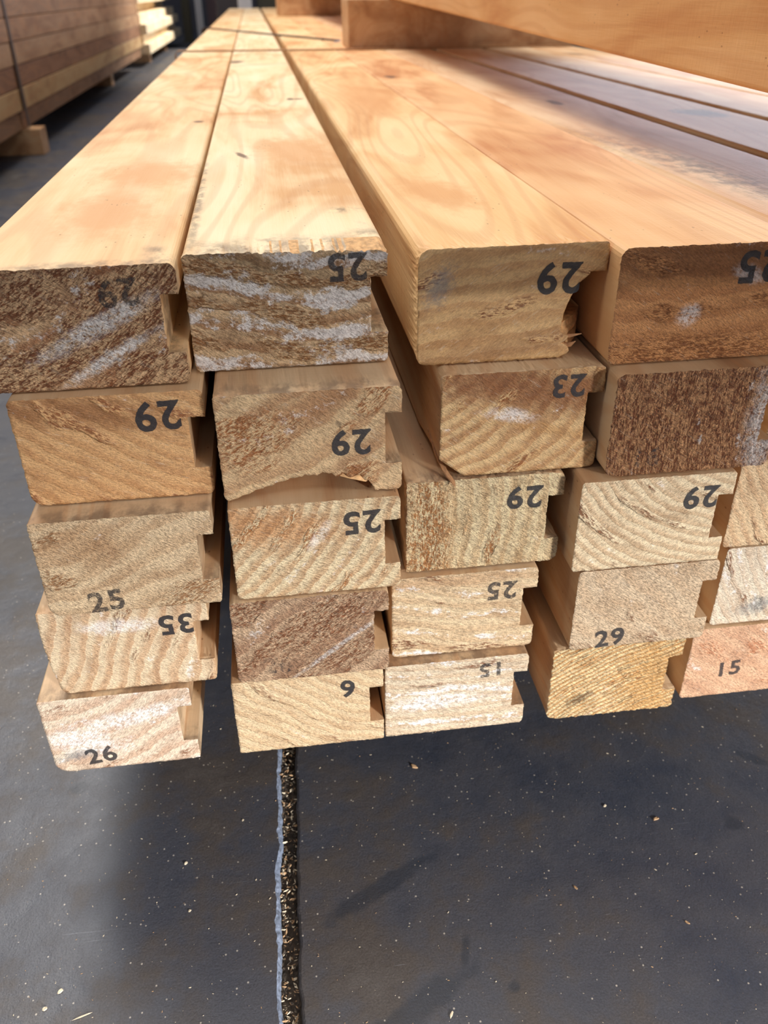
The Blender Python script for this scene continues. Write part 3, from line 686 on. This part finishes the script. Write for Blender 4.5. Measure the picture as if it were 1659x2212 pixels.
ribbon('strapping_band', [Vector((-0.1458, 2.93, 0.08)), Vector((-0.1458, 2.93, ZT-0.004)), Vector((-0.1405, 2.928, zs)), Vector((-0.130, 2.925, zs)), Vector((0.03, 2.49, zs)), Vector((0.187, 2.09, zs)), Vector((0.175, 2.06, zs))], (0.006, 0.022, 0), 0.003, M_strap,
       'dark strap slanting across the stack top towards the cross bearer', 'strap')
ribbon('strapping_band', [Vector((-0.1458, 1.815, 0.08)), Vector((-0.1458, 1.815, ZT-0.004)), Vector((-0.1405, 1.815, zs)), Vector((0.17, 1.783, zs)), Vector((0.6, 1.765, zs))], (0, 0.014, 0), 0.0016, M_strap2,
       'thin tan strap straight across the stack top, in front of the dark one', 'strap')

# ------------------------------------------------------------ left pile
lay = [0.078, 0.133, 0.195, 0.257, 0.321, 0.385, 0.447, 0.509, 0.571, 0.633]
place = ['bottom', 'second', 'third', 'fourth', 'fifth', 'sixth', 'seventh', 'eighth', 'ninth']
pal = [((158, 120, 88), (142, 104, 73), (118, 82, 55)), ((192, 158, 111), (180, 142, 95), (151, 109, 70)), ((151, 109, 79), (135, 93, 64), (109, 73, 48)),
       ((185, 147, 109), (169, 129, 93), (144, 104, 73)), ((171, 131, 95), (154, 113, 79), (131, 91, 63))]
def pile_board(x1, W, y0, y1, z0, z1, mat, mate, label, group):
    bm = bmesh.new(); H = z1-z0-0.0012
    pr = profile(W, H, step_=0.006, cham=(0.003,)*4, notch=False)
    n = len(pr); prev = None
    for y in (0, (y1-y0)*.5, y1-y0):
        cur = [bm.verts.new((x, y, z)) for x, z in pr]
        if prev:
            for i in range(n): bm.faces.new([prev[i], prev[(i+1) % n], cur[(i+1) % n], cur[i]])
        else: f = bm.faces.new(cur[::-1]); f.material_index = 1
        prev = cur
    f = bm.faces.new(prev); f.material_index = 1
    bmesh.ops.recalc_face_normals(bm, faces=bm.faces)
    o = link_bm('stacked_plank', bm, [mat, mate], (x1-W, y0, z0)); tag(o, label, 'plank', group); return o
M_pe = end_wood('plank_end', 51, cx=0.1, cz=0.3, base=(214, 190, 150), late=(176, 130, 90))
rr = random.Random(8)
for i in range(9):
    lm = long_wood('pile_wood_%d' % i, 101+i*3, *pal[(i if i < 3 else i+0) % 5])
    for c in range(3):
        xo = rr.uniform(-0.004, 0.004) + (-0.010 if i == 0 else 0)
        lab = '%s layer plank from the floor on the near face of the left pile' % place[i] if c == 0 else 'plank inside the left pile, hidden behind its near face'
        pile_board(-0.738-c*0.152+xo, 0.143, 1.6+rr.uniform(-.03, .03), 6.55+rr.uniform(-.05, .1), lay[i]+0.0002, lay[i+1], lm, M_pe, lab, 'planks of the left pile' if c == 0 else 'inner planks of the left pile')
for i, y0 in enumerate((3.05, 5.4, 1.9)):
    bearer('pile_bearer', ('square bearer end sticking out under the left pile beside its strap', 'bearer under the far end of the left pile', 'bearer under the near end of the left pile, left of the picture')[i], -1.2, -0.700 if i == 0 else -0.80, y0, y0+0.085, 0.0, 0.078, 'bearers under the left pile')
ribbon('strapping_band', [Vector((-0.7325, 3.06, z)) for z in (0.085, 0.2, 0.4, 0.639)] + [Vector((-0.742, 3.06, 0.6395)), Vector((-1.19, 3.06, 0.6395))], (0, 0.030, 0), 0.002, M_strap,
       'dark vertical strap around the left pile above the jutting bearer', 'strap')

# far sunlit pile; sunlight is put into its pale wood colour
M_sun = long_wood('far_pile_wood_sunlit', 131, (250, 236, 206), (244, 222, 184), (226, 192, 148))
fz_ = [0.078, 0.138, 0.198, 0.258, 0.318, 0.378, 0.438, 0.498]
for i in range(7):
    for c in range(2):
        yy = 6.72 + 0.5* (0.1, 0.35, 0.0, 0.25, 0.05, 0.3, 0.15)[i]
        lab = '%s layer plank of the bright daylit pile beyond the left pile' % place[i] if c == 0 else 'plank inside the bright far pile, hidden behind its face'
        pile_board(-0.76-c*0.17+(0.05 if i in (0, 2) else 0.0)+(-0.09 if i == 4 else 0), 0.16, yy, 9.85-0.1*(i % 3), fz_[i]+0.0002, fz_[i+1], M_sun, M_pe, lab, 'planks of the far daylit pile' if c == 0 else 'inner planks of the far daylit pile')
for i, y0 in enumerate((7.2, 8.6)):
    bearer('pile_bearer', 'bearer under the %s part of the bright far pile' % ('near' if i == 0 else 'far'), -1.05, -0.765, y0, y0+0.085, 0.0, 0.078, 'bearers under the far pile')

# ------------------------------------------------------------ far end of the shed
M_white = simple_mat('white_steel', (232, 230, 232), 0.4, 0.05, 3)
M_olive = simple_mat('olive_steel', (86, 80, 62), 0.5, 0.15, 3)
M_dark = simple_mat('dark_machine', (58, 54, 60), 0.5, 0.2, 3)
def column(name, label, x, y, wv, dv, h, m, cat):
    bm = bmesh.new(); t = min(wv, dv)*0.14
    add_box(bm, -wv/2, wv/2, 0, t, 0, h, bev=0.002); add_box(bm, -wv/2, wv/2, dv-t, dv, 0, h, bev=0.002); add_box(bm, -t/2, t/2, t, dv-t, 0, h)
    add_box(bm, -wv*0.8, wv*0.8, -wv*0.3, dv+wv*0.3, 0.0, 0.012)
    o = link_bm(name, bm, [m], (x, y, 0)); tag(o, label, cat); return o
column('steel_column', 'olive green steel column left of the white one at the far end', -0.65, 10.0, 0.08, 0.14, 4.0, M_olive, 'column')
column('steel_column', 'white painted steel column at the far end of the shed', -0.52, 10.0, 0.065, 0.12, 4.0, M_white, 'column')
wall('wall_partition', 'mauve painted partition panel behind the stack', -0.455, -0.30, 10.3, 10.4, 0, 4.0, M_wallw)
bm = bmesh.new(); add_box(bm, -0.2, 2.6, -1.33, -1.30, 0.665, 2.6)  # added unseen panel, keeps the doorway daylight off the upper rows
for k in range(18): add_box(bm, -0.2, 2.6, -1.30, -1.285, 0.69+k*0.105, 0.765+k*0.105)
o = link_bm('light_blocker', bm, [M_wall]); tag(o, 'added ribbed panel shading the upper rows, behind the photographer, outside the picture', 'light blocker', kind='structure')
for xj, nm in ((-0.26, 1), (2.60, 2)):  # side posts added with the light-blocking panel
    wall('blocker_post_%d' % nm, 'added side post of the unseen light blocker', xj, xj+0.06, -1.36, -1.27, 0, 2.7, M_wall)
# machine cabinet behind the stack end
bm = bmesh.new(); add_box(bm, -0.31, 0.02, 9.0, 9.5, 0.0, 1.3, bev=0.01)
mc = link_bm('machine_cabinet', bm, [M_dark]); tag(mc, 'dark machine cabinet beyond the far end of the stack', 'machine')
bm = bmesh.new(); add_box(bm, -0.02, 0.10, -0.012, 0.0, 0.10, 0.46, bev=0.004)
pn = link_bm('far_window_panel', bm, [M_white], (-0.09, 9.0, 0.05), parent=None); pn.parent = mc  # bright far window, built as a white panel on the cabinet
pn['label'] = 'white panel standing for a far window'
bm = bmesh.new(); add_box(bm, 0.06, 0.34, 9.2, 9.6, 0.0, 0.72, bev=0.01)
tag(link_bm('storage_crate', bm, [M_olive]), 'olive grey crate right of the dark machine cabinet', 'crate')

# ------------------------------------------------------------ splinters
def splinter(parent, pts, rad, mat, label=None):
    bm = bmesh.new(); prev = None
    for i, p in enumerate(pts):
        r = rad[i]; cur = []
        for k in range(5):
            a = k/5*2*math.pi; cur.append(bm.verts.new((p[0]+r*math.cos(a)*1.6, p[1]+r*math.sin(a)*0.6, p[2]+r*math.sin(a))))
        if prev:
            for k in range(5): bm.faces.new([prev[k], prev[(k+1) % 5], cur[(k+1) % 5], cur[k]])
        else: bm.faces.new(cur)
        prev = cur
    bm.faces.new(prev[::-1]); bmesh.ops.recalc_face_normals(bm, faces=bm.faces)
    o = link_bm('splinter', bm, [mat], parent=parent); return o
M_spl = simple_mat('splinter_wood', (170, 124, 84), 0.7, 0.3, 400)
splinter(boards['23'], [(0.0005, 0.03, 0.012), (0.001, 0.012, 0.008), (0.003, 0.002, 0.003), (0.0062, -0.004, -0.0005), (0.0068, -0.006, -0.0018)], [0.0008, 0.0010, 0.0009, 0.0007, 0.0003], M_spl)
splinter(boards['13'], [(0.0690, 0.004, 0.0045), (0.0745, 0.0015, 0.0055), (0.0765, 0.0, 0.0075)], [0.0012, 0.0010, 0.0002], M_spl)
splinter(boards['13'], [(0.0680, 0.004, 0.0085), (0.0740, 0.002, 0.0098), (0.0790, 0.0, 0.0112)], [0.0010, 0.0008, 0.0002], M_spl)
splinter(boards['22'], [(0.0560, 0.002, 0.0100), (0.0620, 0.001, 0.0085), (0.0670, 0.0, 0.0060)], [0.0016, 0.0018, 0.0006], M_torn)

# ------------------------------------------------------------ joint filling and sawdust
def chips_bm(bm, n, xf, smin, smax, seed, zf):
    r = random.Random(seed)
    for _ in range(n):
        x, y = xf(r); z = zf(x, y, r); s = r.uniform(smin, smax)*(1 if r.random() < .85 else 1.6); a = r.uniform(0, math.pi)
        l = s*r.uniform(1, 2.6); wv = s*r.uniform(.5, 1); h = s*r.uniform(.2, .5)
        ca, sa = math.cos(a), math.sin(a); tl = r.uniform(-.3, .3)
        vs = []
        for (u, v, q) in ((-1, -.4, 0), (.2, -1, 0), (1, .1, 0), (-.3, 1, 0), (-.6, -.3, 1), (.7, 0, 1)):
            X = u*l/2; Y = v*wv/2; Z = q*h + max(0, tl*u*s*.5)
            vs.append(bm.verts.new((x+X*ca-Y*sa, y+X*sa+Y*ca, z+Z)))
        mi = r.randrange(3)
        for q in ((0, 3, 2, 1), (0, 1, 5, 4), (1, 2, 5), (2, 3, 4, 5), (3, 0, 4)):
            f = bm.faces.new([vs[i] for i in q]); f.material_index = mi
M_d1 = simple_mat('pale_sawdust', (216, 200, 172), 0.8, 0.15, 300)
M_d2 = simple_mat('tan_sawdust', (176, 142, 106), 0.8, 0.2, 300)
M_d3 = simple_mat('grey_dust', (110, 100, 92), 0.8, 0.3, 300)
M_fill = simple_mat('packed_joint_dirt', (70, 60, 50), 0.85, 0.6, 260)
bm = bmesh.new()
yy = JY0; prev = None
while yy < 2.0:
    l, r_ = joint_x(yy, -1)+0.0003, joint_x(yy, 1)-0.0003; cur = []
    for k in range(9):
        x = l+(r_-l)*k/8; d = -0.0048 + 0.0012*N3(x*300, yy*300, 2) + 0.0010*N3(x*700, yy*700, 9) + 0.0012*N3(1, yy*22, 4)
        cur.append(bm.verts.new((x, yy, d)))
    if prev:
        for k in range(8): bm.faces.new([prev[k], prev[k+1], cur[k+1], cur[k]])
    prev = cur; yy += 0.0016 if yy < 0.7 else 0.02
def in_joint(r):
    y = r.uniform(0.02, 0.42); l, q = joint_x(y, -1), joint_x(y, 1); return r.uniform(l+0.0008, q-0.0008), y
chips_bm(bm, 1300, in_joint, 0.0006, 0.0015, 3, lambda x, y, r: -0.0052+0.0012*N3(1, y*22, 4)+r.uniform(0, .0026))
o = link_bm('joint_debris', bm, [M_fill, M_d2, M_d1, M_d3]); tag(o, 'brown grit and wood chips packed in the straight floor joint', 'debris', kind='stuff')
bm = bmesh.new()
chips_bm(bm, 4200, lambda r: (r.uniform(-0.30, 0.42), r.uniform(0.02, 0.62)), 0.00018, 0.0005, 5, lambda x, y, r: 0.0001 if abs(x-joint_x(y, 0)) > 0.008 else -0.006)
o = link_bm('sawdust', bm, [M_d1, M_d2, M_d1]); tag(o, 'fine pale sawdust specks scattered over the dark floor', 'sawdust', kind='stuff')

def chip(x, y, l, wv, a, mat, label):
    bm = bmesh.new(); n = 7; top = []; bot = []
    r = random.Random(int(x*9999)+7)
    for i in range(n):
        t = i/n*2*math.pi; q = r.uniform(.7, 1.1); px, py = math.cos(t)*l/2*q, math.sin(t)*wv/2*q
        bot.append(bm.verts.new((px, py, 0.0002))); top.append(bm.verts.new((px*.8, py*.8, wv*r.uniform(.25, .5))))
    bm.faces.new(bot[::-1]); bm.faces.new(top)
    for i in range(n): bm.faces.new([bot[i], bot[(i+1) % n], top[(i+1) % n], top[i]])
    o = link_bm('wood_chip', bm, [mat], (x, y, 0), a); tag(o, label, 'wood chip', 'larger wood chips on the floor'); return o
CHIPS = [(0.0695, 0.386, 0.0058, 0.0030, -0.6, 1, 'stubby brown wood chip on the floor below the third column, nearest the stack'),
         (-0.080, 0.3324, 0.0026, 0.0018, 0.9, 0, 'small pale chip with a hair-like curl left of the floor joint'),
         (-0.0459, 0.359, 0.0022, 0.0014, 1.2, 0, 'tiny white chip just left of the joint, near its shadowed top'),
         (-0.076, 0.3005, 0.0022, 0.0015, 0.4, 0, 'tiny cream chip left of the joint, midway down the floor'),
         (-0.1415, 0.2636, 0.0045, 0.0022, 0.7, 0, 'pale ragged chip near the lower left picture corner, upper of two'),
         (-0.1272, 0.249, 0.0125, 0.0010, 0.25, 0, 'thin pale sliver lying along the bottom left picture edge'),
         (-0.1477, 0.2554, 0.0036, 0.0024, 0.2, 0, 'pale crumb beside the dark trail in the lower left corner'),
         (0.2149, 0.3225, 0.0050, 0.0024, 0.3, 1, 'flat grey brown flake right of centre beside a round dark spot'),
         (0.1864, 0.3367, 0.0030, 0.0018, 0.7, 0, 'pale bent chip on the open floor right of centre'),
         (0.1484, 0.2833, 0.0034, 0.0016, -1.0, 1, 'short tan chip on the open floor, lower middle right'),
         (0.0616, 0.223, 0.0050, 0.0014, 1.0, 0, 'pale splinter at the bottom picture edge right of the joint'),
         (0.204, 0.2535, 0.0034, 0.0016, -0.8, 1, 'tan chip on the lower right floor, farthest right of the larger chips')]
for (x, y, l, wv, a, mi, lab) in CHIPS: chip(x, y, l, wv, a, (M_d1, M_d2)[mi], lab)
